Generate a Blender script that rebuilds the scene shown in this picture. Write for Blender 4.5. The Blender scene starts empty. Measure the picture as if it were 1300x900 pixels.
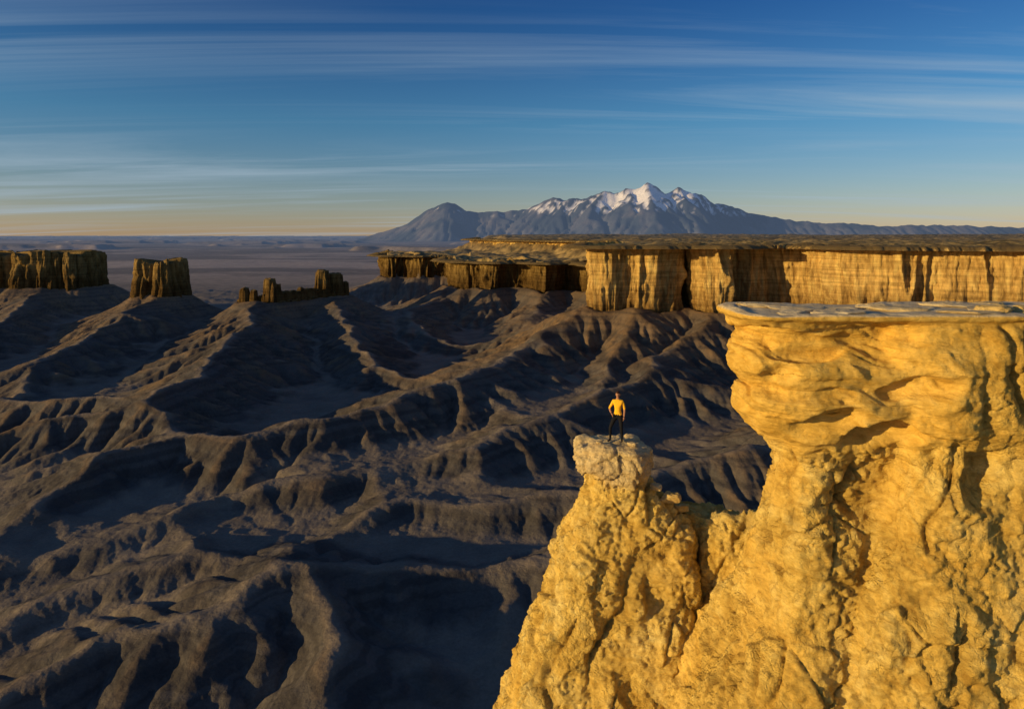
import bpy, bmesh, math, time
import numpy as np
from mathutils import Vector, Matrix
T0=time.time()
scene=bpy.context.scene
scene.view_settings.view_transform='Standard'
scene.view_settings.look='None'
scene.view_settings.exposure=0
RNG=np.random.default_rng(7)

# ------------------------------------------------------------------ noise
_G=RNG.normal(size=(4096,3)); _G/=np.linalg.norm(_G,axis=1)[:,None]
_J=RNG.random((4096,3)); _R=RNG.random(4096)
def _h(i,j,k,s=0):
    h=(i*73856093)^(j*19349663)^(k*83492791)^(s*7919)
    h=(h^(h>>13))*1274126177
    return (h>>7)&4095
def perlin(p,s=0):
    p=np.asarray(p,dtype=np.float64)
    i=np.floor(p).astype(np.int64); f=p-i
    u=f*f*f*(f*(f*6-15)+10)
    out=np.zeros(len(p))
    for dx in (0,1):
        wx=u[:,0] if dx else 1-u[:,0]
        for dy in (0,1):
            wy=u[:,1] if dy else 1-u[:,1]
            for dz in (0,1):
                wz=u[:,2] if dz else 1-u[:,2]
                g=_G[_h(i[:,0]+dx,i[:,1]+dy,i[:,2]+dz,s)]
                d=g[:,0]*(f[:,0]-dx)+g[:,1]*(f[:,1]-dy)+g[:,2]*(f[:,2]-dz)
                out+=wx*wy*wz*d
    return out*1.5
def fbm(p,oct=4,s=0,gain=.5):
    a=1;o=0;p=np.asarray(p,dtype=np.float64)
    for k in range(oct):
        o=o+a*perlin(p,s+k); a*=gain; p=p*2.03+5.1
    return o
def worley(p,s=0):
    i=np.floor(p).astype(np.int64)
    f1=np.full(len(p),9.);f2=np.full(len(p),9.);cid=np.zeros(len(p))
    for dx in (-1,0,1):
        for dy in (-1,0,1):
            for dz in (-1,0,1):
                h=_h(i[:,0]+dx,i[:,1]+dy,i[:,2]+dz,s)
                q=i+np.array([dx,dy,dz])+_J[h]
                d=np.sqrt(((p-q)**2).sum(1))
                m=d<f1
                f2=np.where(m,f1,np.minimum(f2,d))
                cid=np.where(m,_R[h],cid); f1=np.where(m,d,f1)
    return f1,f2,cid
def P3(x,y,z,sx,sy,sz): return np.stack([x/sx,y/sy,z/sz],1)
def P2(x,y,s,k=0.37): 
    return np.stack([x.ravel()/s,y.ravel()/s,np.full(x.size,k)],1)
def n2(x,y,s,oct=4,seed=0,gain=.5): return fbm(P2(x,y,s),oct,seed,gain).reshape(x.shape)
def sstep(a,b,x):
    t=np.clip((x-a)/(b-a),0,1); return t*t*(3-2*t)

# ------------------------------------------------------------------ helpers
def mesh_from_grid(name,X,Y,Z,mat,attrs=None,cols=None,wrap=False):
    ny,nx=X.shape
    co=np.stack([X,Y,Z],-1).reshape(-1,3).astype(np.float32)
    me=bpy.data.meshes.new(name)
    idx=np.arange(ny*nx).reshape(ny,nx)
    if wrap: idx=np.concatenate([idx,idx[:,:1]],1)
    q=np.stack([idx[:-1,:-1],idx[:-1,1:],idx[1:,1:],idx[1:,:-1]],-1).reshape(-1,4)
    me.vertices.add(len(co)); me.vertices.foreach_set('co',co.ravel())
    me.loops.add(q.size); me.loops.foreach_set('vertex_index',q.ravel().astype(np.int32))
    me.polygons.add(len(q)); me.polygons.foreach_set('loop_start',(np.arange(len(q))*4).astype(np.int32))
    me.polygons.foreach_set('loop_total',np.full(len(q),4,np.int32))
    me.polygons.foreach_set('use_smooth',np.ones(len(q),bool))
    me.update(calc_edges=True)
    if cols is not None:
        a=me.color_attributes.new('Col','FLOAT_COLOR','POINT')
        c=np.ones((len(co),4),np.float32); c[:,:3]=cols.reshape(-1,3); a.data.foreach_set('color',c.ravel())
    for k,v in (attrs or {}).items():
        a=me.attributes.new(k,'FLOAT','POINT'); a.data.foreach_set('value',v.ravel().astype(np.float32))
    ob=bpy.data.objects.new(name,me); scene.collection.objects.link(ob)
    me.materials.append(mat); return ob

class NT:
    def __init__(s,tree): s.t=tree
    def n(s,typ,**kw):
        nd=s.t.nodes.new(typ)
        for k,v in kw.items(): setattr(nd,k,v)
        return nd
    def l(s,a,b): s.t.links.new(a,b)
def newmat(name,rough=.95):
    m=bpy.data.materials.new(name); m.use_nodes=True
    t=NT(m.node_tree); b=m.node_tree.nodes['Principled BSDF']
    b.inputs['Roughness'].default_value=rough
    b.inputs['Specular IOR Level'].default_value=.1
    return m,t,b
def ramp(t,fac,stops):
    r=t.n('ShaderNodeValToRGB'); e=r.color_ramp.elements
    while len(e)<len(stops): e.new(.5)
    for k,(p,c) in enumerate(stops):
        e[k].position=p; e[k].color=(*c,1) if len(c)==3 else c
    t.l(fac,r.inputs[0]); return r.outputs[0]
def noise(t,vec,scale,detail=6,rough=.55,dist=0):
    n=t.n('ShaderNodeTexNoise'); n.inputs['Scale'].default_value=scale
    n.inputs['Detail'].default_value=detail; n.inputs['Roughness'].default_value=rough
    n.inputs['Distortion'].default_value=dist
    t.l(vec,n.inputs['Vector']); return n.outputs['Fac']
def mapping(t,vec,scale,rot=(0,0,0)):
    m=t.n('ShaderNodeMapping'); m.inputs['Scale'].default_value=scale; m.inputs['Rotation'].default_value=rot
    t.l(vec,m.inputs['Vector']); return m.outputs[0]
def mth(t,op,a,b=None,c=None):
    m=t.n('ShaderNodeMath',operation=op)
    for k,v in enumerate((a,b,c)):
        if v is None: continue
        if isinstance(v,(int,float)): m.inputs[k].default_value=v
        else: t.l(v,m.inputs[k])
    return m.outputs[0]
def mixc(t,fac,a,b,mode='MIX'):
    m=t.n('ShaderNodeMix',data_type='RGBA',blend_type=mode)
    if isinstance(fac,(int,float)): m.inputs[0].default_value=fac
    else: t.l(fac,m.inputs[0])
    for k,v in ((6,a),(7,b)):
        if isinstance(v,tuple): m.inputs[k].default_value=(*v,1)
        else: t.l(v,m.inputs[k])
    return m.outputs[2]
def bump(t,h,b,strength,dist,prev=None):
    n=t.n('ShaderNodeBump'); n.inputs['Strength'].default_value=strength; n.inputs['Distance'].default_value=dist
    t.l(h,n.inputs['Height'])
    if prev is not None: t.l(prev,n.inputs['Normal'])
    t.l(n.outputs[0],b.inputs['Normal']); return n.outputs[0]

# ------------------------------------------------------------------ materials
HAZE_GLOW=.62
def mat_terrain():
    m,t,b=newmat('badlands_clay')
    g=t.n('ShaderNodeNewGeometry'); pos=g.outputs['Position']
    a=t.n('ShaderNodeAttribute',attribute_name='Col')
    hz=t.n('ShaderNodeAttribute',attribute_name='painted_haze')
    n1=noise(t,pos,.05,8,.6); n2_=noise(t,mapping(t,pos,(1,1,2.5)),.9,7,.72)
    v=ramp(t,n1,[(.3,(.75,.75,.77)),(.7,(1.25,1.23,1.2))])
    v2=ramp(t,n2_,[(.25,(.75,.75,.75)),(.75,(1.25,1.25,1.25))])
    c=mixc(t,1,a.outputs['Color'],v,'MULTIPLY'); c=mixc(t,1,c,v2,'MULTIPLY')
    t.l(c,b.inputs['Base Color'])
    near=mth(t,'SUBTRACT',1,hz.outputs['Fac'])
    h=mth(t,'ADD',mth(t,'MULTIPLY',noise(t,pos,.3,10,.66),1.3),mth(t,'MULTIPLY',n2_,.3))
    h=mth(t,'MULTIPLY',h,near)
    bump(t,h,b,.6,1.1)
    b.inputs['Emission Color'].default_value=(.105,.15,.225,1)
    t.l(mth(t,'MULTIPLY',hz.outputs['Fac'],HAZE_GLOW),b.inputs['Emission Strength'])  # airlight imitated by a bluish surface glow that grows with distance
    return m
def mat_mesa(name,k):
    m,t,b=newmat(name)
    g=t.n('ShaderNodeNewGeometry'); pos=g.outputs['Position']
    n1=noise(t,mapping(t,pos,(1,1,.3)),.2,9,.7)
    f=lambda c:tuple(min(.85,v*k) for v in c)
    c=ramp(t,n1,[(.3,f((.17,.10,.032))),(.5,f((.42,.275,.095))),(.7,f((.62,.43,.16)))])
    st=noise(t,mapping(t,pos,(.03,.03,1)),.5,6,.65)
    c=mixc(t,1,c,ramp(t,st,[(.3,(.6,.58,.55)),(.62,(1.15,1.15,1.15))]),'MULTIPLY')
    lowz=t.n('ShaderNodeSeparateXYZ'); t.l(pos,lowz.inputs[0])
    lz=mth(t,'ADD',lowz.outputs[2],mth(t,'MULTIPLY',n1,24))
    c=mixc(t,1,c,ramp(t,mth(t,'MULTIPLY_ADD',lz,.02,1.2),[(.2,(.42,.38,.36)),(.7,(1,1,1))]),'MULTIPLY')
    sep=t.n('ShaderNodeSeparateXYZ'); t.l(g.outputs['Normal'],sep.inputs[0])
    up=ramp(t,sep.outputs[2],[(.62,(0,0,0)),(.85,(1,1,1))])
    c=mixc(t,up,c,(.20,.14,.06))
    t.l(c,b.inputs['Base Color'])
    h1=noise(t,mapping(t,pos,(1,1,.35)),.6,10,.75)
    bump(t,h1,b,1,2.8)
    return m
def mat_rock():
    m,t,b=newmat('yellow_mudstone')
    g=t.n('ShaderNodeNewGeometry'); pos=g.outputs['Position']
    pal=t.n('ShaderNodeAttribute',attribute_name='pale').outputs['Fac']
    smo=t.n('ShaderNodeAttribute',attribute_name='smoothrock').outputs['Fac']
    cav=t.n('ShaderNodeAttribute',attribute_name='crack').outputs['Fac']
    n1=noise(t,pos,.6,8,.65,.6)
    c=ramp(t,n1,[(.28,(.48,.29,.05)),(.5,(.76,.54,.14)),(.72,(.85,.69,.27))])
    n3=noise(t,mapping(t,pos,(1,1,2)),2.2,9,.74,.6)
    c=mixc(t,1,c,ramp(t,n3,[(.32,(.62,.55,.46)),(.58,(1.1,1.1,1.1))]),'MULTIPLY')
    c=mixc(t,mth(t,'MULTIPLY',smo,.75),c,ramp(t,n3,[(.3,(.50,.28,.035)),(.68,(.80,.52,.12))]))
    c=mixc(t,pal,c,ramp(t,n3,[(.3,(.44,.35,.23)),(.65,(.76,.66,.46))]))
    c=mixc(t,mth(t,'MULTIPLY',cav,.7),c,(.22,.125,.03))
    t.l(c,b.inputs['Base Color'])
    nn=t.n('ShaderNodeTexNoise'); nn.inputs['Scale'].default_value=2.5; nn.inputs['Detail'].default_value=5
    t.l(pos,nn.inputs['Vector']); sc=t.n('ShaderNodeVectorMath',operation='SCALE'); sc.inputs['Scale'].default_value=.6
    wpos=t.n('ShaderNodeVectorMath',operation='ADD'); t.l(pos,wpos.inputs[0])
    t.l(nn.outputs['Color'],sc.inputs[0]); t.l(sc.outputs[0],wpos.inputs[1])
    wv=t.n('ShaderNodeTexVoronoi',feature='DISTANCE_TO_EDGE'); wv.inputs['Scale'].default_value=4.5
    t.l(wpos.outputs[0],wv.inputs['Vector'])
    edge=mth(t,'MINIMUM',mth(t,'MULTIPLY',wv.outputs['Distance'],5),1)
    patch=ramp(t,noise(t,pos,.9,3,.5),[(.42,(0,0,0)),(.6,(1,1,1))])
    rough=mth(t,'SUBTRACT',1.0,mth(t,'MULTIPLY',smo,.85))
    inv=mth(t,'MULTIPLY',patch,rough)
    lay=noise(t,mapping(t,pos,(.5,.5,3.2),(.12,.1,0)),2.2,7,.65,.3)
    h=mth(t,'ADD',mth(t,'MULTIPLY',mth(t,'MULTIPLY',edge,inv),.32),mth(t,'MULTIPLY',noise(t,pos,4,12,.75),1.3))
    h=mth(t,'MULTIPLY',h,mth(t,'SUBTRACT',1.0,mth(t,'MULTIPLY',smo,.65)))
    h=mth(t,'ADD',h,mth(t,'MULTIPLY',lay,.9))
    bump(t,h,b,.9,.14)
    return m

# ------------------------------------------------------------------ landform layout (metres; camera at origin, looking +Y)
M_POLY=[(-120,2600),(-100,1800),(-86,1500),(-20,1420),(10,1250),(90,1150),(150,1000),(140,850),(110,760),(90,690),(76,630),
 (66,580),(80,570),(100,577),(118,569),(143,580),(150,622),(155,612),(158,572),(170,562),(181,567),(187,600),(203,590),(222,598),(246,585),
 (256,560),(262,524),(290,510),(318,502),(345,488),(362,474),(420,455),(520,430),(700,400),(1500,380),(4000,600),(4000,5000),(600,5000),(-60,3800)]
M_OPEN=(0,35)
T2_POLY=[(-245,1450),(-238,1235),(-215,1190),(-190,1215),(-165,1180),(-125,1195),(-85,1180),(-78,1080),(-98,1000),(-66,925),(-48,935),(-30,898),(0,925),(20,910),(40,874),(68,915),(82,905),(98,880),(112,800),(200,800),(200,1500),(-90,1600)]
T2_OPEN=(0,19)
B1=[(-830,960),(-790,925),(-740,950),(-715,905),(-680,928),(-660,902),(-625,912),(-590,928),(-572,975),(-640,1000),(-740,1010)]
B2=[(-442,803),(-434,788),(-418,794),(-406,780),(-394,792),(-388,818),(-405,838),(-436,830)]
B3=[(-304,757),(-290,748),(-262,757),(-232,796),(-204,812),(-196,828),(-210,836),(-244,822),(-276,782),(-300,770)]
def polysd(poly,X,Y):
    x=X.ravel();y=Y.ravel(); d=np.full(x.size,1e18); ins=np.zeros(x.size,bool)
    n=len(poly)
    for k in range(n):
        x0,y0=poly[k];x1,y1=poly[(k+1)%n]
        ex,ey=x1-x0,y1-y0
        t=np.clip(((x-x0)*ex+(y-y0)*ey)/(ex*ex+ey*ey),0,1)
        d=np.minimum(d,(x-x0-t*ex)**2+(y-y0-t*ey)**2)
        c=((y0>y)!=(y1>y))
        if ey!=0: ins^=c&(x<(ex)*(y-y0)/ey+x0)
    d=np.sqrt(d); return np.where(ins,-d,d).reshape(X.shape)
RIDGES=[
 [(66,580,-64),(24,520,-81),(-25,443,-91),(-69,402,-96),(-104,360,-99),(-137,340,-101),(-173,334,-103),(-192,321,-105),(-197,289,-109),(-190,253,-114)],
 [(170,575,-62),(112,484,-86),(41,395,-98),(17,367,-101),(-19,329,-105),(-55,316,-108),(-87,302,-110),(-124,290,-112),(-147,256,-115),(-176,234,-117)],
 [(210,420,-90),(125,310,-99),(73,300,-102),(29,275,-105),(-16,277,-108),(-53,269,-110),(-75,240,-111),(-109,237,-112),(-140,220,-114),(-153,205,-115)],
 [(60,235,-108),(-2,221,-109),(-42,214,-107),(-73,210,-105),(-88,191,-105),(-111,178,-108),(-123,165,-112)],
 [(-73,210,-105),(-50,175,-107),(-40,140,-111)],
 [(-280,765,-76),(-237,587,-87),(-219,499,-93),(-209,394,-98),(-247,382,-105),(-280,373,-110)],
 [(-215,820,-74),(-160,690,-92),(-111,535,-104),(-60,500,-110)],
 [(-415,800,-73),(-385,634,-94),(-370,535,-103),(-330,470,-110)],
 [(-640,930,-72),(-560,760,-92),(-500,600,-104),(-430,480,-110)],
 [(-90,960,-80),(-125,824,-92),(-90,700,-103),(-20,610,-109)],
 [(40,890,-80),(20,760,-95),(10,660,-106)],
 [(300,500,-70),(260,430,-94),(200,370,-105)],
 [(-205,400,-101),(-250,430,-103),(-330,440,-107),(-420,430,-110)],
 [(110,570,-62),(85,500,-84),(55,450,-96),(30,430,-104)],
]
def seg_near(pl,X,Y):
    best=np.full(X.shape,1e18); zc=np.zeros(X.shape)
    for (x0,y0,z0),(x1,y1,z1) in zip(pl[:-1],pl[1:]):
        ex,ey=x1-x0,y1-y0
        t=np.clip(((X-x0)*ex+(Y-y0)*ey)/(ex*ex+ey*ey),0,1)
        d=(X-x0-t*ex)**2+(Y-y0-t*ey)**2
        m=d<best; best=np.where(m,d,best); zc=np.where(m,z0+t*(z1-z0),zc)
    return np.sqrt(best),zc
def floorz(X,Y):
    f=-119+.008*X+.008*(Y-400)
    f=np.clip(f,-127,-112)
    far=sstep(1100,2600,Y)
    f=f+far*(10*n2(X,Y,1500,4,31)+6)
    ms=n2(X,Y*1.0,2600,5,41)
    f=f+sstep(2200,4500,Y)*28*sstep(.12,.2,ms)+sstep(6000,12000,Y)*25*sstep(.05,.3,n2(X,Y,6000,4,47))
    return f
TAL=[(M_POLY,-62,56),(T2_POLY,-72,42),(B1,-68,49),(B2,-69,47),(B3,-73,43)]
TW=[80,66,66,62,60]
def base0(X,Y,sds=None):
    z=floorz(X,Y)
    if sds is None: sds=[polysd(p,X,Y) for p,_,_ in TAL]
    for (p,zb,h),d,tw in zip(TAL,sds,TW):
        dd=np.maximum(d,0); z=np.maximum(z,zb-h*(1-np.exp(-dd/tw))-.06*dd)
    return z
def bicubic(Zg,x0,y0,dx,X,Y):
    ny,nx=Zg.shape
    gx=(X-x0)/dx; gy=(Y-y0)/dx
    i=np.clip(np.floor(gx).astype(int),1,nx-3); j=np.clip(np.floor(gy).astype(int),1,ny-3)
    fx=np.clip(gx-i,0,1); fy=np.clip(gy-j,0,1)
    def w(t): return [-.5*t**3+t**2-.5*t,1.5*t**3-2.5*t**2+1,-1.5*t**3+2*t**2+.5*t,.5*t**3-.5*t**2]
    wx=w(fx);wy=w(fy);o=0
    for b in range(4):
        for a in range(4): o=o+wx[a]*wy[b]*Zg[j+b-1,i+a-1]
    return o
def erode(Z,dx,steps,KT,DT,U,fixed,Kf,Amax=4e4,seed=0):
    ny,nx=Z.shape; N=ny*nx; idx=np.arange(N).reshape(ny,nx)
    offs=[(0,1),(0,-1),(1,0),(-1,0),(1,1),(1,-1),(-1,1),(-1,-1)]
    rs=np.random.default_rng(seed); rnd=[(.8+.4*rs.random((ny,nx))) for _ in offs]
    for st in range(steps):
        Zp=np.pad(Z,1,constant_values=1e9)
        best=np.zeros((ny,nx)); rec=idx.copy(); dist=np.full((ny,nx),dx)
        for k,(a,b) in enumerate(offs):
            ds=dx*math.hypot(a,b)
            s=(Z-Zp[1+a:1+a+ny,1+b:1+b+nx])/ds
            s=s*rnd[k]; m=s>best
            best=np.where(m,s,best); rec=np.where(m,idx+a*nx+b,rec); dist=np.where(m,ds,dist)
        rec=np.where(fixed,idx,rec).ravel(); fl=idx.ravel()
        lev=(rec!=fl).astype(np.int32); r=rec.copy()
        for _ in range(14):
            l2=lev[r]
            if not l2.any(): break
            lev=lev+l2; r=r[r]
        order=np.argsort(lev,kind='stable'); cnt=np.bincount(lev); cs=np.concatenate([[0],np.cumsum(cnt)])
        A=np.full(N,dx*dx)
        for L in range(len(cnt)-1,0,-1):
            ids=order[cs[L]:cs[L+1]]; np.add.at(A,rec[ids],A[ids])
        f=(KT/steps)*Kf.ravel()*np.sqrt(np.minimum(A,Amax))/dist.ravel()
        z=(Z+np.where(fixed,0,U/steps)).ravel()
        for L in range(1,len(cnt)):
            ids=order[cs[L]:cs[L+1]]; ff=f[ids]; z[ids]=(z[ids]+ff*z[rec[ids]])/(1+ff)
        Z=z.reshape(ny,nx)
        c=min(.2,DT/steps/dx/dx); Zp=np.pad(Z,1,mode='edge')
        lap=Zp[2:,1:-1]+Zp[:-2,1:-1]+Zp[1:-1,2:]+Zp[1:-1,:-2]-4*Z
        Z=np.where(fixed,Z,Z+c*lap)
    return Z
GX0,GX1,GY0,GY1=-760.,760.,100.,1420.
def grid(dx):
    return np.meshgrid(np.arange(GX0,GX1+.01,dx),np.arange(GY0,GY1+.01,dx))
X,Y=grid(5.)
wx=X+15*n2(X,Y,70,3,51); wy=Y+15*n2(X,Y,70,3,55)
Z=base0(X,Y)-3
for k,r in enumerate(RIDGES):
    d,zc=seg_near(r,wx,wy)
    Z=np.maximum(Z,zc+2.0*n2(X,Y,45,2,60)-.36*d*d/(d+10)-3)
Z+=3.0*n2(X,Y,90,5,71)+1.2*n2(X,Y,18,3,77)
def fixmask(X,Y):
    f=np.zeros(X.shape,bool); f[0]=f[-1]=True; f[:,0]=f[:,-1]=True
    dm=np.full(X.shape,1e9)
    for p,zb,h in TAL:
        s=polysd(p,X,Y); f|=s<0; dm=np.minimum(dm,np.maximum(s,0))
    return f,1-.75*np.exp(-dm/50)
fx,kw=fixmask(X,Y); ed=np.zeros_like(fx); ed[0]=ed[-1]=True; ed[:,0]=ed[:,-1]=True
Z=np.where(ed,base0(X,Y)-6,Z)
Kf=np.exp(.6*n2(X,Y,60,3,81))*kw
Z=erode(Z,5.,40,1.1,8,6,fx,Kf,seed=1)
for dx,steps,KT,DT,U in ((2.5,14,.45,1.8,1.5),(1.25,7,.32,.45,0)):
    X2,Y2=grid(dx); Z=bicubic(Z,GX0,GY0,dx*2,X2,Y2)+.3*dx*n2(X2,Y2,dx*5,2,91)
    fx,kw=fixmask(X2,Y2)
    if dx==1.25:
        zq=Z+2.5*n2(X2,Y2,60,3,85); Z=Z+kw*(.32*np.sin(2*np.pi*zq/6.5)+.1*np.sin(2*np.pi*zq/2.3))
    Kf=np.exp(.6*n2(X2,Y2,50,2,82))*np.sqrt(kw)
    Z=erode(Z,dx,steps,KT,DT,U,fx,Kf,seed=2)
    print('stage',dx,time.time()-T0)
SIM=Z; DXS=1.25

# ------------------------------------------------------------------ terrain sheet
a=np.concatenate([np.linspace(-2.2,-.88,60)[:-1],np.linspace(-.88,.88,960),np.linspace(.88,2.2,60)[1:]])
def geo(y0,y1,r): n=int(math.log(y1/y0)/r); return np.geomspace(y0,y1,n+1)
ys=np.concatenate([geo(8,150,.03)[:-1],geo(150,1100,.0023)[:-1],geo(1100,4500,.008)[:-1],geo(4500,90000,.03)])
A_,Yt=np.meshgrid(a,ys); Xt=A_*Yt
sds=[polysd(p,Xt,Yt) for p,_,_ in TAL]
Zb=base0(Xt,Yt,sds)
ins=(Xt>GX0+4)&(Xt<GX1-4)&(Yt>GY0+4)&(Yt<GY1-4)
Zs=bicubic(SIM,GX0,GY0,DXS,Xt,Yt)
edge=np.minimum(np.minimum(Xt-GX0,GX1-Xt),np.minimum(Yt-GY0,GY1-Yt)); w=sstep(4,40,edge)
Zt=np.where(ins,Zs*w+Zb*(1-w),Zb)
def blur(Zg,n):
    for _ in range(n):
        Zp=np.pad(Zg,2,mode='edge'); Zg=(Zp[:-4,2:-2]+Zp[4:,2:-2]+Zp[2:-2,:-4]+Zp[2:-2,4:]+Zg)/5
    return Zg
BS=blur(SIM,10)
CR=SIM-BS
gyy,gxx=np.gradient(BS,DXS); SL=np.hypot(gxx,gyy)
crest=np.where(ins,bicubic(CR,GX0,GY0,DXS,Xt,Yt)*w,0)
slope=np.where(ins,bicubic(SL,GX0,GY0,DXS,Xt,Yt),.05)
Zt+=np.where(Yt<1500,.2*n2(Xt,Yt,4,3,95,.6),0)
dn,_=seg_near([(3,25,0),(12,22,0),(60,16,0)],Xt,Yt)
hill=-22-.95*dn+ (2.5*n2(Xt,Yt,12,4,97))
Zt=np.where(Yt<160,np.maximum(Zt,hill),Zt)
sM,sT=sds[0],sds[1]
topM=-8.6+3.6*n2(Xt,Yt,90,4,101)+1.7*n2(Xt,Yt,16,3,103)+sstep(650,2500,Yt)*8+sstep(900,2500,Yt)*9*n2(Xt,Yt,400,4,105)
rimfade=sstep(14,40,-sM); topM=-8.6*(1-rimfade)+topM*rimfade
topT=np.maximum(-34+8*n2(Xt,Yt,60,4,107),-14-.42*np.maximum(sM,0)+4*n2(Xt,Yt,20,3,109))
topT=np.minimum(topT,-14)
Zt=np.where(sT<0,np.maximum(Zt,-78+(topT+78)*sstep(5,11,-sT)),Zt)
Zt=np.where(sM<0,np.maximum(Zt,-68+(topM+68)*sstep(5,11,-sM)),Zt)
isplat=np.maximum((sM<-4)*1.,(sT<-4)*1.)
n_a=n2(Xt,Yt,60,4,111); n_b=n2(Xt,Yt,12,4,113)
gray=np.array([.098,.088,.081]); brown=np.array([.19,.125,.07]); dark=np.array([.048,.043,.042]); pale=np.array([.25,.205,.16])
tal=np.zeros_like(Xt)
for d in sds: tal=np.maximum(tal,np.exp(-np.maximum(d,0)/60))
fb=np.clip(sstep(-.1,2.0,crest)*.65+.6*tal+.45*n_a-.05,0,1)[...,None]
C=gray*(1-fb)+brown*fb
band=fbm(np.stack([Xt.ravel()/200,Yt.ravel()/200,Zt.ravel()/2.2],1),3,121).reshape(Xt.shape)
fd=np.clip(sstep(.0,.3,band)*.6,0,1)[...,None]; C=C*(1-fd)+dark*fd
fp=(sstep(.30,.12,slope+.08*n_b)*sstep(.6,.2,tal)*.6)[...,None]; C=C*(1-fp)+pale*fp
pc=np.array([.30,.21,.08])*(1+.7*np.clip(n2(Xt,Yt,25,5,131,.7),-.7,.8))[...,None]
shr=sstep(.15,.4,n2(Xt,Yt,6,3,133)+.3*n2(Xt,Yt,60,2,135))[...,None]; pc=pc*(1-.65*shr)+np.array([.05,.055,.025])*.65*shr
C=np.where(isplat[...,None]>0,pc,C)
ff=sstep(1200,2200,Yt)[...,None]*(1-isplat[...,None])
fs=n2(Xt,Yt*2.2,900,6,141,.6)
fc=np.array([.20,.16,.13])+(np.array([.45,.35,.28])-np.array([.20,.16,.13]))*sstep(-.3,.4,fs)[...,None]
C=C*(1-ff)+fc*ff
painted_haze=1-np.exp(-np.maximum(Yt-600,0)/11000)
bl=painted_haze[...,None]*.85; C=C*(1-bl)+np.array([.10,.115,.16])*bl  # blue distance haze blended into the ground colour
MT=mat_terrain()
mesh_from_grid('badlands_terrain',Xt,Yt,Zt,MT,{'painted_haze':painted_haze},C)
print('terrain',time.time()-T0,Xt.shape)

# ------------------------------------------------------------------ mesa cliffs
MM=mat_mesa('mesa_sandstone',1.5); MD=mat_mesa('shaded_mesa_sandstone',.62)  # MD: darker copy of the rock, shade on far walls put into colour
def resample(pts,step,closed):
    p=np.array(pts,float)
    if closed: p=np.vstack([p,p[:1]])
    for _ in range(2):
        q=[p[0]] if not closed else []
        for k in range(len(p)-1):
            q+= [p[k]*.8+p[k+1]*.2, p[k]*.2+p[k+1]*.8]
        if not closed: q.append(p[-1])
        p=np.array(q)
        if closed: p=np.vstack([p,p[:1]])
    L=np.concatenate([[0],np.cumsum(np.linalg.norm(np.diff(p,axis=0),axis=1))])
    n=int(L[-1]/step); s=np.linspace(0,L[-1],n,endpoint=not closed)
    return np.stack([np.interp(s,L,p[:,0]),np.interp(s,L,p[:,1])],1)
def cliff(name,pts,zb,zt,closed,step=1.,rows=60,taper=5,amp=1.,seed=0,rimvar=1.5,side=1,mat=None):
    p=resample(pts,step,closed)
    if closed: tg=np.roll(p,-1,0)-np.roll(p,1,0)
    else: tg=np.gradient(p,axis=0)
    k=9
    if closed: tgp=np.vstack([tg[-k:],tg,tg[:k]])
    else: tgp=np.vstack([np.repeat(tg[:1],k,0),tg,np.repeat(tg[-1:],k,0)])
    tg=np.stack([np.convolve(tgp[:,c],np.ones(2*k+1)/(2*k+1),'valid') for c in (0,1)],1)
    nrm=np.stack([tg[:,1],-tg[:,0]],1)*side; nrm/=np.linalg.norm(nrm,axis=1)[:,None]
    n=len(p); t=np.linspace(0,1,rows)
    PX=np.repeat(p[None,:,0],rows,0); PY=np.repeat(p[None,:,1],rows,0)
    rim=rimvar*fbm(np.stack([p[:,0]/18,p[:,1]/18,np.full(n,.5+seed)],1),5,seed+3,.6)
    rim=rim-rimvar*1.3*(1-np.abs(perlin(np.stack([p[:,0]/14,p[:,1]/14,np.full(n,.5+seed)],1),seed+13))*3).clip(0,1)
    top=zt+rim
    PZ=zb+(top-zb)[None,:]*t[:,None]
    x,y,z=PX.ravel(),PY.ravel(),PZ.ravel()
    o=6*perlin(P3(x,y,z,26,26,150),seed)-5.5*(1-np.abs(perlin(P3(x,y,z,12,12,90),seed+1))*2.2).clip(0,1)**3
    o+=1.8*perlin(P3(x,y,z,4.5,4.5,26),seed+2)-1.9*(1-np.abs(perlin(P3(x,y,z,3.6,3.6,36),seed+5))*2.5).clip(0,1)**2
    o+=.5*perlin(P3(x,y,z,60,60,3.2),seed+6)+.6*perlin(P3(x,y,z,1.8,1.8,3),seed+7)+1.2*perlin(P3(x,y,z,8,8,11),seed+8)
    tt=np.repeat(t[:,None],n,1).ravel()
    o=o*amp+taper*(1-tt)**1.3-1.2*sstep(.93,1,tt)
    O=o.reshape(rows,n)
    PX=PX+nrm[None,:,0]*O; PY=PY+nrm[None,:,1]*O
    ex=[]
    if closed:
        c=p.mean(0)
        for f_,dz in ((.93,.7),(.8,1.0),(.6,1.2),(.35,1.3),(.01,1.4)):
            qx=c[0]+(PX[-1]-c[0])*f_; qy=c[1]+(PY[-1]-c[1])*f_
            nz=2.2*perlin(np.stack([qx/6,qy/6,np.full(n,.3)],1),seed)
            ex.append((qx,qy,(PZ[-1]*f_+PZ[-1].mean()*(1-f_))+dz*.5+nz*f_))
    else:
        for off,dz in ((1.5,.5),(4,.8),(8,.6),(13,.2),(18,-.6),(22,-3)):
            qx=PX[-1]-nrm[:,0]*off; qy=PY[-1]-nrm[:,1]*off
            f_=max(0,1-off/14); ex.append((qx,qy,zt+rim*f_+dz+1.0*perlin(np.stack([qx/7,qy/7,np.full(n,.3)],1),seed)*f_))
    for qx,qy,qz in ex:
        PX=np.vstack([PX,qx]);PY=np.vstack([PY,qy]);PZ=np.vstack([PZ,qz])
    return mesh_from_grid(name,PX,PY,PZ,mat or MM,wrap=closed)
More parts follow.
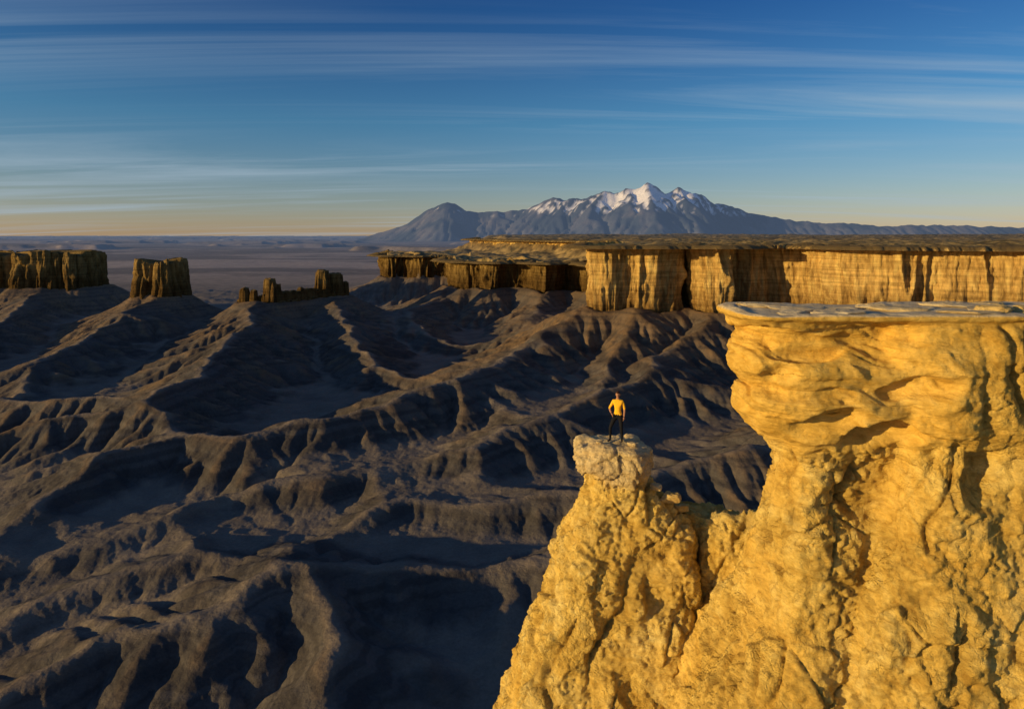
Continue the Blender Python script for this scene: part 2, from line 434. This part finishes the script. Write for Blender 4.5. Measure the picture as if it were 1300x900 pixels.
cliff('mesa_cliff',M_POLY[M_OPEN[0]:M_OPEN[1]],-86,-8,False,.9,70,6,1,1,2.4,side=-1)
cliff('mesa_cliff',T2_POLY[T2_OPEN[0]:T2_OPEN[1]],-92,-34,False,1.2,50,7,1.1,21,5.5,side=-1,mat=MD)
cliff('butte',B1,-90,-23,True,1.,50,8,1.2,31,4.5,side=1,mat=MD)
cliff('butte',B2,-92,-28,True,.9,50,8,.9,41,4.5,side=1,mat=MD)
def hoodoos(name,ax,x0,x1,y0,y1,specs,step=.7):
    XX,YY=np.meshgrid(np.arange(x0,x1,step),np.arange(y0,y1,step))
    d,zc=seg_near(ax,XX+3*n2(XX,YY,12,3,601),YY+3*n2(XX,YY,12,3,605))
    zz=np.where(d<8,zc+2*n2(XX,YY,6,3,607)-10*sstep(3,7,d),-95)
    zz=np.maximum(zz,zc-12-1.1*np.maximum(d-6,0))
    for hx,hy,r,zt in specs:
        dd=np.hypot(XX-hx+.35*r*n2(XX,YY,5,3,int(abs(hx))),YY-hy+.35*r*n2(XX,YY,5,3,int(abs(hy))))
        zz=np.maximum(zz,zt+1.5*n2(XX,YY,3,3,611)-(zt+85)*sstep(.72*r,1.25*r,dd)**1.2-1.5*(dd/r)**2)
    return mesh_from_grid(name,XX,YY,zz,MD)
hoodoos('hoodoo_ridge',[(-300,760,-71),(-262,766,-64),(-232,806,-62),(-205,824,-64)],-325,-180,725,860,
  [(-297,759,6,-58),(-287,758,5,-60),(-270,761,7.5,-48),(-264,765,5,-54),(-226,812,10,-41),(-212,820,9,-45),(-203,826,6,-56),(-245,790,5,-60)])
print('cliffs',time.time()-T0)

# ------------------------------------------------------------------ distant mountain range
dxm=36.
XM,YM=np.meshgrid(np.arange(-4200,13500,dxm),np.arange(10800,14800,dxm))
prof=[(-300,-9),(440,-9),(475,3),(505,12),(525,22),(542,31),(558,38),(567,40),(577,39),(590,31),(604,27),(640,30),(665,37),(700,44),(735,51),(760,50),(785,55),(800,60),(815,63),(828,58),(845,53),(862,59),(875,56),(895,46),(930,37),(980,24),(1040,16),(1100,13),(1160,12),(1220,12),(1300,10),(1400,8),(1500,3)]
px=np.array([(u-650)/867*12600 for u,_ in prof]); pz=np.array([h/867*12600 for _,h in prof])
zc=np.interp(XM,px,pz)
cy=12600+500*perlin(P2(XM,np.zeros_like(XM),2600),5).reshape(XM.shape)
wd=500+np.maximum(zc,0)*1.5
q=np.clip(1-np.abs(YM-cy)/wd,0,1)
rn=1-2*np.abs(n2(XM,YM,900,5,151,.55))
zp=np.maximum(zc,0)
ZM=-118+(zc+118)*q**1.1*1.05+(zp*.14)*(rn-.45)*q**.7+ 24*n2(XM,YM,160,3,155)*q
fm=np.zeros(XM.shape,bool); fm[0]=fm[-1]=True; fm[:,0]=fm[:,-1]=True
ZM=erode(ZM,dxm,14,.45,130,0,fm,np.ones(XM.shape),Amax=1e6,seed=4)
nz=n2(XM,YM,420,5,161,.65); nf=n2(XM,YM,110,3,165)
curv=ZM-blur(ZM,3)
snow=sstep(.05,.3,(ZM-490)/420+.55*nz+.5*nf-.014*curv)*sstep(300,460,ZM)
rock=np.array([.08,.090,.13])+(np.array([.04,.026,.012]))*sstep(-.3,.4,nz)[...,None]  # rock and forest tones carry the blue-grey of distance haze
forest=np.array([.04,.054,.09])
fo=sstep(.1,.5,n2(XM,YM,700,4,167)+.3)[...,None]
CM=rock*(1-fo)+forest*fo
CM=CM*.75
CM=CM*(1-snow[...,None])+np.array([.56,.55,.60])*snow[...,None]
mesh_from_grid('snowy_mountain',XM,YM,ZM,MT,{'painted_haze':np.full(XM.shape,.74)},CM)  # even haze glow painted over the whole range
print('mtn',time.time()-T0)

# ------------------------------------------------------------------ foreground rock
def rring(x0,x1,y0,y1,r,z,n=10,ang=0,c=None):
    r=min(r,(x1-x0)/2*.98,(y1-y0)/2*.98); out=[]
    for cx,cy,a0 in ((x1-r,y1-r,0),(x0+r,y1-r,90),(x0+r,y0+r,180),(x1-r,y0+r,270)):
        for k in range(n):
            aa=math.radians(a0+90*k/(n-1)); out.append([cx+r*math.cos(aa),cy+r*math.sin(aa)])
    o=np.array(out)
    if ang:
        ca,sa=math.cos(ang),math.sin(ang); o=(o-c)@np.array([[ca,sa],[-sa,ca]])+c
    return [(x,y,z) for x,y in o]
def loft(bm,rings):
    vs=[[bm.verts.new(p) for p in r] for r in rings]
    n=len(vs[0])
    for a_,b_ in zip(vs[:-1],vs[1:]):
        for k in range(n): bm.faces.new((a_[k],a_[(k+1)%n],b_[(k+1)%n],b_[k]))
    bm.faces.new(vs[0]); bm.faces.new(vs[-1][::-1])
def solid(name,lofts,voxel):
    bm=bmesh.new()
    for r in lofts: loft(bm,r)
    bmesh.ops.recalc_face_normals(bm,faces=bm.faces)
    me=bpy.data.meshes.new(name+'_tmp'); bm.to_mesh(me); bm.free()
    ob=bpy.data.objects.new(name,me); scene.collection.objects.link(ob)
    md=ob.modifiers.new('r','REMESH'); md.mode='VOXEL'; md.voxel_size=voxel
    dg=bpy.context.evaluated_depsgraph_get()
    me2=bpy.data.meshes.new_from_object(ob.evaluated_get(dg)); ob.modifiers.clear(); ob.data=me2; me2.name=name
    return ob
def arr(me):
    n=len(me.vertices); c=np.empty(n*3,np.float32); me.vertices.foreach_get('co',c)
    nn=np.empty(n*3,np.float32); me.vertices.foreach_get('normal',nn)
    return c.reshape(-1,3).astype(float),nn.reshape(-1,3).astype(float)
def lapsmooth(me,c,it):
    e=np.empty(len(me.edges)*2,np.int32); me.edges.foreach_get('vertices',e); e=e.reshape(-1,2)
    n=len(c); deg=np.bincount(e.ravel(),minlength=n)[:,None]
    for _ in range(it):
        s=np.stack([np.bincount(e[:,0],c[e[:,1],k],n)+np.bincount(e[:,1],c[e[:,0],k],n) for k in range(3)],1)
        c=s/np.maximum(deg,1)
    return c
def setco(me,c): me.vertices.foreach_set('co',c.astype(np.float32).ravel()); me.update()
MR=mat_rock()
def craggy(ob,smoothfn,palefn,sm=6,seed=0,big=.55,hollows=(),damp=None,rd=.24):
    me=ob.data; c,_=arr(me); c=lapsmooth(me,c,sm); setco(me,c); c,n=arr(me)
    S=smoothfn(c); rough=1-S
    x,y,z=c.T
    warp=np.stack([perlin(c/1.3,seed+k) for k in range(3)],1)
    d=big*fbm(P3(x,y,z,3.0,3.0,4.0),3,seed+4)*(.45+.55*rough)
    rv=(1-np.abs(perlin(P3(x+.3*warp[:,0],y+.3*warp[:,1],z,1.6,1.6,3.2),seed+6))*3.4).clip(0,1)
    rm=sstep(-.2,.3,perlin(c/2.4,seed+41))
    d-=rd*rv**3*rough*rm
    f1,f2,cid=worley((c+.2*warp)*np.array([1.1,1.1,.9]),seed+1)
    e1=f2-f1
    d+=rough*(.30*(cid-.5)*sstep(0,.1,e1)-.08*np.exp(-e1*22))
    g1,g2,cid2=worley((c+.10*warp)*np.array([3.0,3.0,3.8]),seed+2)
    e2=g2-g1
    pt=sstep(-.25,.3,perlin(c/1.7,seed+31))
    d+=rough*(.16*(cid2-.5)*sstep(0,.12,e2)-.04*np.exp(-e2*14))*(.25+.75*pt)
    d+=.10*fbm(c*2.2,4,seed+11,.6)*(.3+.7*rough)+.04*fbm(c*7,2,seed+15)*(.2+.8*rough)
    zz=z+.22*x-.15*y+.45*warp[:,2]
    bed=fbm(P3(x,y,zz,3.5,3.5,.9),3,seed+21,.45)
    d+=S*(.22*bed-.12*(1-np.abs(perlin(P3(x,y,zz,4,4,.75),seed+23))*5).clip(0,1)**2*sstep(-.1,.3,perlin(c/1.5,seed+25)))
    bl=perlin(P3(x,y,zz,5,5,.28),seed+27); d+=(.25+.75*S)*.06*sstep(-.1,.1,bl)
    for hx,hy,hz,rx,rz,dp in hollows:
        q=((x-hx+.3*warp[:,0])/rx)**2+((y-hy)/rx)**2+((z-hz+.3*warp[:,1]-.25*(x-hx))/rz)**2
        d-=dp*sstep(1.4,.35,q)
    if damp is not None: d=d*damp(c)
    setco(me,c+n*d[:,None])
    crack=np.clip(rough*(rv**3*.7*rm+np.exp(-e1*18)*.5+np.exp(-e2*12)*.35*pt),0,1)
    for k,v in (('pale',palefn(c,n)),('smoothrock',S),('crack',crack)):
        a_=me.attributes.new(k,'FLOAT','POINT'); a_.data.foreach_set('value',v.astype(np.float32))
    me.polygons.foreach_set('use_smooth',np.ones(len(me.polygons),bool))
    me.materials.clear(); me.materials.append(MR)
    print(ob.name,len(me.vertices),time.time()-T0)
XR=21.
def R(z,x0,yf,yb,r=1.1,x1=XR): return rring(x0,x1,yf,yb,r,z)
cl_main=[R(-2.1,6.7,17.9,20.2,.9),R(-2.45,6.55,18.0,20.2,.9),R(-2.75,6.5,18.15,20.2,1),R(-3.2,6.25,17.8,20.3,1.1),R(-3.6,6.2,17.6,20.4,1.1),R(-4.05,6.65,17.85,20.5,1.1),
 R(-4.4,6.3,17.6,20.6,1.2),R(-4.9,6.4,17.75,20.8,1.3),R(-5.3,6.95,18.1,21,1.3),R(-5.8,7.45,18.5,21.1,1.2),R(-6.4,7.8,18.9,21.2),R(-7.3,7.6,18.9,21.5),R(-8.5,7.75,18.8,22),R(-9.5,7.6,18.6,22.5),
 R(-11,7.3,18.4,23),R(-12.8,6.2,17.9,24),R(-15,4.8,17.1,25,1.8),R(-18,3.6,16.4,26,2),R(-25,2,15.3,28,3)]
cl_cap=[R(-2.02,6.2,17.5,20.5,.8),R(-2.05,6.0,17.3,20.6,.8),R(-2.18,6.0,17.3,20.6,.8),R(-2.22,6.2,17.5,20.5,.8),R(-2.42,6.4,17.75,20.4,.8)]
cl_but=[R(-2.2,9.8,17.5,20,1.5),R(-3.2,9.6,17.15,20,1.6),R(-5,10.2,17.1,20,1.6),R(-6.2,10.6,17.4,20,1.6),R(-8,10,17.3,20,1.6),R(-10,9.4,17.0,20,1.6),R(-13,8.6,16.4,20,1.7),R(-18,7.6,15.5,20,2),R(-25,6,14,20,2.5)]
cc=np.array([7.6,24.6]); an=math.radians(-31)
def SR(z,hx,hy): return rring(cc[0]-hx,cc[0]+hx,cc[1]-hy,cc[1]+hy,.6,z,ang=an,c=cc)
sad=[SR(-10.0,3.6,.6),SR(-10.3,3.8,.85),SR(-11.2,3.9,1.0),SR(-13,4,1.3),SR(-16,4.2,2.0),SR(-25,5,4.5)]
cliffob=solid('sandstone_cliff',[cl_main,cl_cap,cl_but,sad],.05)
def smf(c):
    x,y,z=c.T
    m=sstep(-6.2,-5.3,z+.5*perlin(c/1.5,201))*sstep(13.5,11,x+.8*perlin(c/2,203))
    tp=sstep(-2.6,-2.2,z)*.9
    pch=.45*sstep(.0,.35,perlin(c/2.2,205))
    return np.clip(np.maximum(np.maximum(m*.95,tp),pch),0,1)
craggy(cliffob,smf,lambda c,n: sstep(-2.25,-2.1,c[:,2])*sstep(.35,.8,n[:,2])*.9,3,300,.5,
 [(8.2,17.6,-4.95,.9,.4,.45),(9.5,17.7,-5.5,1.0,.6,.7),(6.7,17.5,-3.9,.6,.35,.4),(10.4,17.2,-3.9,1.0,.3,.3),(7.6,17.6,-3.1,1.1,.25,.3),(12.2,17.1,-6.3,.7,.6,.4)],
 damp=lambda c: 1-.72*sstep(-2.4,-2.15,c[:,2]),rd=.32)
def S_(z,x0,x1,yf,yb,r=.9): return rring(x0,x1,yf,yb,r,z)
sp=[S_(-7.5,2.75,4.55,24.1,25.7,.6),S_(-7.6,2.5,4.75,23.9,25.9,.7),S_(-7.9,2.32,4.85,23.75,26,.7),S_(-8.3,2.35,4.88,23.7,26.1,.8),S_(-8.6,2.5,4.75,23.8,26.1,.8),S_(-8.8,2.65,4.8,23.95,26.2,.8),
 S_(-9.2,2.62,5.2,23.85,26.4),S_(-9.8,2.55,5.7,23.7,26.6),S_(-10.2,2.4,6.3,23.5,26.8),S_(-10.9,2.1,6.45,23.35,27),S_(-11.8,1.7,6.55,23.0,27.2),S_(-13.3,1.25,6.6,22.6,27.5,1.2),
 S_(-15.3,.45,6.8,22.1,28,1.5),S_(-17.3,-.1,7.1,21.6,28.5,1.8),S_(-20,-1,8,21,29,2),S_(-25,-2.4,9,20.2,30,2.5)]
spob=solid('rock_spire',[sp],.05)
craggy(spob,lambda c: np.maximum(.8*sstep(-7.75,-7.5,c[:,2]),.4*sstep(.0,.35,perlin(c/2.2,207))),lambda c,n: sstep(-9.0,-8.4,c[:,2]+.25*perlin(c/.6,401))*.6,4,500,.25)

# ------------------------------------------------------------------ loose rocks
def rock(name,loc,size,seed,pale=.6,sm=.4):
    bm=bmesh.new(); bmesh.ops.create_icosphere(bm,subdivisions=4,radius=1)
    me=bpy.data.meshes.new(name); bm.to_mesh(me); bm.free()
    c,_=arr(me); k=np.random.default_rng(seed)
    for _ in range(9):
        v=k.normal(size=3); v/=np.linalg.norm(v); h=k.uniform(.55,.85)
        dd=c@v-h; c=c-np.maximum(dd,0)[:,None]*v
    c[:,2]=np.clip(c[:,2],-.55,.5)
    c=c*np.array(size)+.06*min(size[0],size[2]*3)*np.stack([perlin(c*3,seed+j) for j in range(3)],1)
    setco(me,c)
    for kk,v in (('pale',pale),('smoothrock',sm),('crack',0)):
        a_=me.attributes.new(kk,'FLOAT','POINT'); a_.data.foreach_set('value',np.full(len(c),v,np.float32))
    me.materials.append(MR); ob=bpy.data.objects.new(name,me); scene.collection.objects.link(ob)
    ob.location=loc; ob.rotation_euler=(k.uniform(-.05,.05),k.uniform(-.05,.05),k.uniform(-.4,.4)); return ob
spc,_=arr(spob.data); clc,_=arr(cliffob.data)
def topz(c,x,y,r=.12):
    m=(c[:,0]-x)**2+(c[:,1]-y)**2<r*r
    return c[m,2].max() if m.any() else None
for k,(x,y,s,src,pl) in enumerate([(5.6,24.3,(.42,.3,.3),spc,.3),(6.1,24.6,(.3,.25,.25),spc,.2),(5.1,24.2,(.22,.2,.2),spc,.5),(6.6,25.0,(.35,.3,.25),spc,.3),
   (4.25,24.2,(.18,.14,.12),spc,.6),(3.1,24.3,(.15,.12,.1),spc,.6),(12.7,17.9,(.5,.3,.2),clc,.3),(13.7,18.2,(.5,.3,.22),clc,.3)]):
    z=topz(src,x,y)
    if z is not None: rock('boulder' if s[0]>.28 else 'loose_rock',(x,y,z+s[2]*.3),s,700+k,pl)
kr=np.random.default_rng(12)
for k in range(26):
    x=kr.uniform(6.6,14.5); y=kr.uniform(17.55,19.6); s=kr.uniform(.35,1.0)
    z=topz(clc,x,y,.2)
    if z is not None: rock('flagstone',(x,y,z+.01),(s,s*kr.uniform(.4,.7),kr.uniform(.06,.12)),800+k,kr.uniform(.5,1),.7)

# ------------------------------------------------------------------ hiker
def simple(name,col,rough=.8,nz=0):
    m,t,b=newmat(name,rough)
    g=t.n('ShaderNodeNewGeometry'); f=noise(t,g.outputs['Position'],30,4,.6)
    t.l(ramp(t,f,[(.3,tuple(v*.8 for v in col)),(.7,tuple(min(1,v*1.15) for v in col))]),b.inputs['Base Color'])
    return m
M_sk=simple('skin',(.42,.22,.14),.6); M_sh=simple('yellow_shirt_fabric',(.95,.50,.03)); M_lg=simple('black_leggings_fabric',(.012,.012,.016)); M_ha=simple('brown_hair',(.05,.022,.012),.6); M_bt=simple('shoe_leather',(.05,.04,.035)); M_ey=simple('eye',(.02,.015,.012),.3)
def skin(name,V,E,mats,sub=2,flat=None):
    me=bpy.data.meshes.new(name); me.from_pydata([v[:3] for v in V],E,[]); ob=bpy.data.objects.new(name,me); scene.collection.objects.link(ob)
    md=ob.modifiers.new('s','SKIN'); md.use_smooth_shade=True
    for k,v in enumerate(V):
        r=v[3]; me.skin_vertices[0].data[k].radius=(r,r) if not isinstance(r,tuple) else r
        me.skin_vertices[0].data[k].use_root=(k==0)
    sb=ob.modifiers.new('b','SUBSURF'); sb.levels=sub; sb.render_levels=sub
    dg=bpy.context.evaluated_depsgraph_get(); m2=bpy.data.meshes.new_from_object(ob.evaluated_get(dg)); ob.modifiers.clear(); ob.data=m2; m2.name=name
    m2.materials.clear()
    for m in mats: m2.materials.append(m)
    m2.polygons.foreach_set('use_smooth',np.ones(len(m2.polygons),bool))
    return ob
V=[(0,0,.93,.122),(0,-.005,1.08,.112),(0,-.01,1.22,.128),(0,-.01,1.36,.132),(0,0,1.455,.078),(0,-.012,1.52,.052),(.01,-.03,1.575,.062),
   (.155,0,1.405,.064),(.205,.02,1.27,.05),(.225,.04,1.13,.042),(.228,-.01,1.0,.034),(.225,-.06,.89,.027),
   (-.155,0,1.405,.064),(-.22,.02,1.28,.05),(-.30,.04,1.15,.042),(-.265,-.05,1.07,.034),(-.21,-.11,1.0,.027),
   (.09,0,.86,.095),(.11,-.005,.68,.078),(.12,-.01,.49,.058),(.125,.03,.32,.055),(.13,.05,.10,.038),(.14,-.03,.045,.04),(.155,-.12,.035,.032),
   (-.095,0,.86,.095),(-.17,-.09,.68,.078),(-.24,-.15,.50,.058),(-.25,-.09,.32,.055),(-.26,-.03,.10,.038),(-.29,-.105,.045,.04),(-.32,-.19,.035,.032)]
E=[(0,1),(1,2),(2,3),(3,4),(4,5),(5,6),(3,7),(7,8),(8,9),(9,10),(10,11),(3,12),(12,13),(13,14),(14,15),(15,16),(0,17),(17,18),(18,19),(19,20),(20,21),(21,22),(22,23),(0,24),(24,25),(25,26),(26,27),(27,28),(28,29),(29,30)]
body=skin('body',V,E,[M_sh,M_lg,M_sk,M_bt])
c,_=arr(body.data); c[:,1]*=np.where((c[:,2]>.85)&(np.abs(c[:,0])<.18),.85,1); setco(body.data,c)
for p in body.data.polygons:
    x,y,z=p.center; ax=abs(x)
    if z<.075 or (z<.11 and y<-.08): i=3
    elif z<.87: i=1
    elif z>1.48: i=2
    elif ax>.175 and z<1.13: i=2
    elif z<.95 and ax<.175: i=1
    else: i=0
    p.material_index=i
def head():
    bm=bmesh.new(); bmesh.ops.create_uvsphere(bm,u_segments=40,v_segments=32,radius=1)
    me=bpy.data.meshes.new('head'); bm.to_mesh(me); bm.free(); c,_=arr(me)
    x,y,z=c.T.copy()
    w=1-.28*sstep(0,-1,z)
    X_=x*.075*w; Y_=y*.092*(1-.12*sstep(0,-1,z)); Z_=z*.112
    fr=(y<0)
    Y_-=np.where(fr,.020*np.exp(-((x/.16)**2+((z+.12)/.2)**2)),0)
    Y_+=np.where(fr,.010*np.exp(-(((np.abs(x)-.38)/.16)**2+((z-.06)/.12)**2)),0)
    Y_-=np.where(fr,.006*np.exp(-((x/.3)**2+((z+.48)/.08)**2)),0)
    Y_-=np.where(fr,.008*np.exp(-((x/.25)**2+((z+.8)/.15)**2)),0)
    X_+=np.sign(x)*.014*np.exp(-(((np.abs(x)-1)/.2)**2+((y-.05)/.16)**2+((z+.05)/.25)**2))
    setco(me,np.stack([X_,Y_,Z_],1)); me.materials.append(M_sk)
    me.polygons.foreach_set('use_smooth',np.ones(len(me.polygons),bool))
    return bpy.data.objects.new('head',me)
hd=head(); scene.collection.objects.link(hd); hd.location=(.012,-.04,1.645)
def hair():
    bm=bmesh.new(); bmesh.ops.create_uvsphere(bm,u_segments=40,v_segments=32,radius=1)
    for v in list(bm.verts):
        if v.co.y<-.15 and v.co.z<.55+.2*v.co.y or v.co.z<-.75: bm.verts.remove(v)
    me=bpy.data.meshes.new('hair'); bm.to_mesh(me); bm.free(); c,_=arr(me)
    k=1+.05*perlin(c*5,9)
    setco(me,c*np.array([.088,.107,.124])*k[:,None]+np.array([0,.006,.002])); me.materials.append(M_ha)
    me.polygons.foreach_set('use_smooth',np.ones(len(me.polygons),bool))
    sol=bpy.data.objects.new('hair',me); m=sol.modifiers.new('t','SOLIDIFY'); m.thickness=.006; return sol
hr=hair(); scene.collection.objects.link(hr); hr.location=hd.location
eyes=[]
for s in (-1,1):
    bm=bmesh.new(); bmesh.ops.create_uvsphere(bm,u_segments=12,v_segments=8,radius=.010); me=bpy.data.meshes.new('eye'); bm.to_mesh(me); bm.free(); me.materials.append(M_ey)
    e=bpy.data.objects.new('eye',me); scene.collection.objects.link(e); e.location=(.012+s*.029,-.117,1.652); eyes.append(e)
def hand(name,wr,d,side,thumb):
    wr=Vector(wr); d=Vector(d).normalized(); side=Vector(side).normalized(); nrm=d.cross(side)
    V=[(*wr,.024),(*(wr+d*.035),(.034,.018)),(*(wr+d*.075),(.036,.016))]; E=[(0,1),(1,2)]
    for k,(o,l) in enumerate(((-.03,.065),(-.01,.075),(.01,.07),(.028,.055))):
        b=len(V); p=wr+d*.078+side*o
        V.append((*p,.009)); V.append((*(p+d*l*.5+nrm*.008),.0085)); V.append((*(p+d*l*.85+nrm*.026),.007)); E+= [(2,b),(b,b+1),(b+1,b+2)]
    b=len(V); p=wr+d*.03+side*(.03*thumb)
    V.append((*p,.011)); V.append((*(p+d*.03+side*.02*thumb),.010)); V.append((*(p+d*.055+side*.022*thumb+nrm*.01),.008)); E+=[(1,b),(b,b+1),(b+1,b+2)]
    return skin(name,V,E,[M_sk],2)
hl=hand('hand_left',(.225,-.06,.89),(-.03,-.3,-.95),(.1,-.95,.3),1)
hr2=hand('hand_right',(-.21,-.11,1.0),(.5,-.2,-.75),(.3,-.9,.2),1)
root=bpy.data.objects.new('hiker',None); scene.collection.objects.link(root)
for o in [body,hd,hr,hl,hr2]+eyes: o.parent=root
HX,HY,SC=3.8,24.5,1.03
zf=[topz(spc,HX+dx*math.cos(-.35)-dy*math.sin(-.35),HY+dx*math.sin(-.35)+dy*math.cos(-.35),.1) for dx,dy in ((.15,-.03),(-.30,-.10))]
print('feet',zf)
root.rotation_euler=(0,0,-.35); root.scale=(SC,SC,SC); root.location=(HX,HY,sum(zf)/2-.005)

# ------------------------------------------------------------------ world, sun
SUN=Vector((-.915,-.405,0)).normalized(); EL=math.radians(7.0)
sd=Vector((SUN.x*math.cos(EL),SUN.y*math.cos(EL),math.sin(EL)))
li=bpy.data.lights.new('sun','SUN'); li.energy=5; li.angle=math.radians(.5); li.color=(1,.70,.28)
lo=bpy.data.objects.new('sun',li); scene.collection.objects.link(lo)
lo.rotation_euler=sd.to_track_quat('Z','Y').to_euler()
w=bpy.data.worlds.new('World'); scene.world=w; w.use_nodes=True; t=NT(w.node_tree)
bg=w.node_tree.nodes['Background']
sky=t.n('ShaderNodeTexSky',sky_type='NISHITA'); sky.sun_disc=False; sky.sun_elevation=EL
sky.sun_rotation=math.atan2(SUN.x,SUN.y); sky.altitude=1500; sky.air_density=1.0; sky.dust_density=.7; sky.ozone_density=2.0
tc=t.n('ShaderNodeTexCoord'); sx=t.n('ShaderNodeSeparateXYZ'); t.l(tc.outputs['Generated'],sx.inputs[0])
zz=mth(t,'ADD',mth(t,'MAXIMUM',sx.outputs[2],0),.06)
cb=t.n('ShaderNodeCombineXYZ'); t.l(mth(t,'DIVIDE',sx.outputs[0],zz),cb.inputs[0]); t.l(mth(t,'DIVIDE',sx.outputs[1],zz),cb.inputs[1])
mp=mapping(t,cb.outputs[0],(.12,.75,1),(0,0,math.radians(-11)))
c1=noise(t,mp,1.2,8,.6,.9); c2=noise(t,mapping(t,cb.outputs[0],(.10,.35,1),(0,0,.2)),1.3,3,.5)
cf=mth(t,'MULTIPLY',ramp(t,c1,[(.45,(0,0,0)),(.72,(1,1,1))]),ramp(t,c2,[(.40,(.05,.05,.05)),(.58,(1,1,1))]))
cf=mth(t,'MULTIPLY',cf,.8)
tint=ramp(t,sx.outputs[2],[(0.0,(1.08,.88,1.02)),(.06,(.88,.88,1.04)),(.16,(.48,.86,1.12)),(.34,(.17,.50,.98))])
col=mixc(t,1,sky.outputs[0],tint,'MULTIPLY')
col=mixc(t,cf,col,(3.5,4.5,5.4))
t.l(col,bg.inputs['Color']); bg.inputs['Strength'].default_value=.105

# ------------------------------------------------------------------ camera
cam=bpy.data.cameras.new('camera'); cam.lens=24; cam.sensor_width=36; cam.shift_y=-(450-299)/1300
cam.clip_end=200000; cam.clip_start=.1
co=bpy.data.objects.new('camera',cam); scene.collection.objects.link(co)
co.rotation_euler=(math.radians(90),0,0); scene.camera=co
print('done',time.time()-T0)
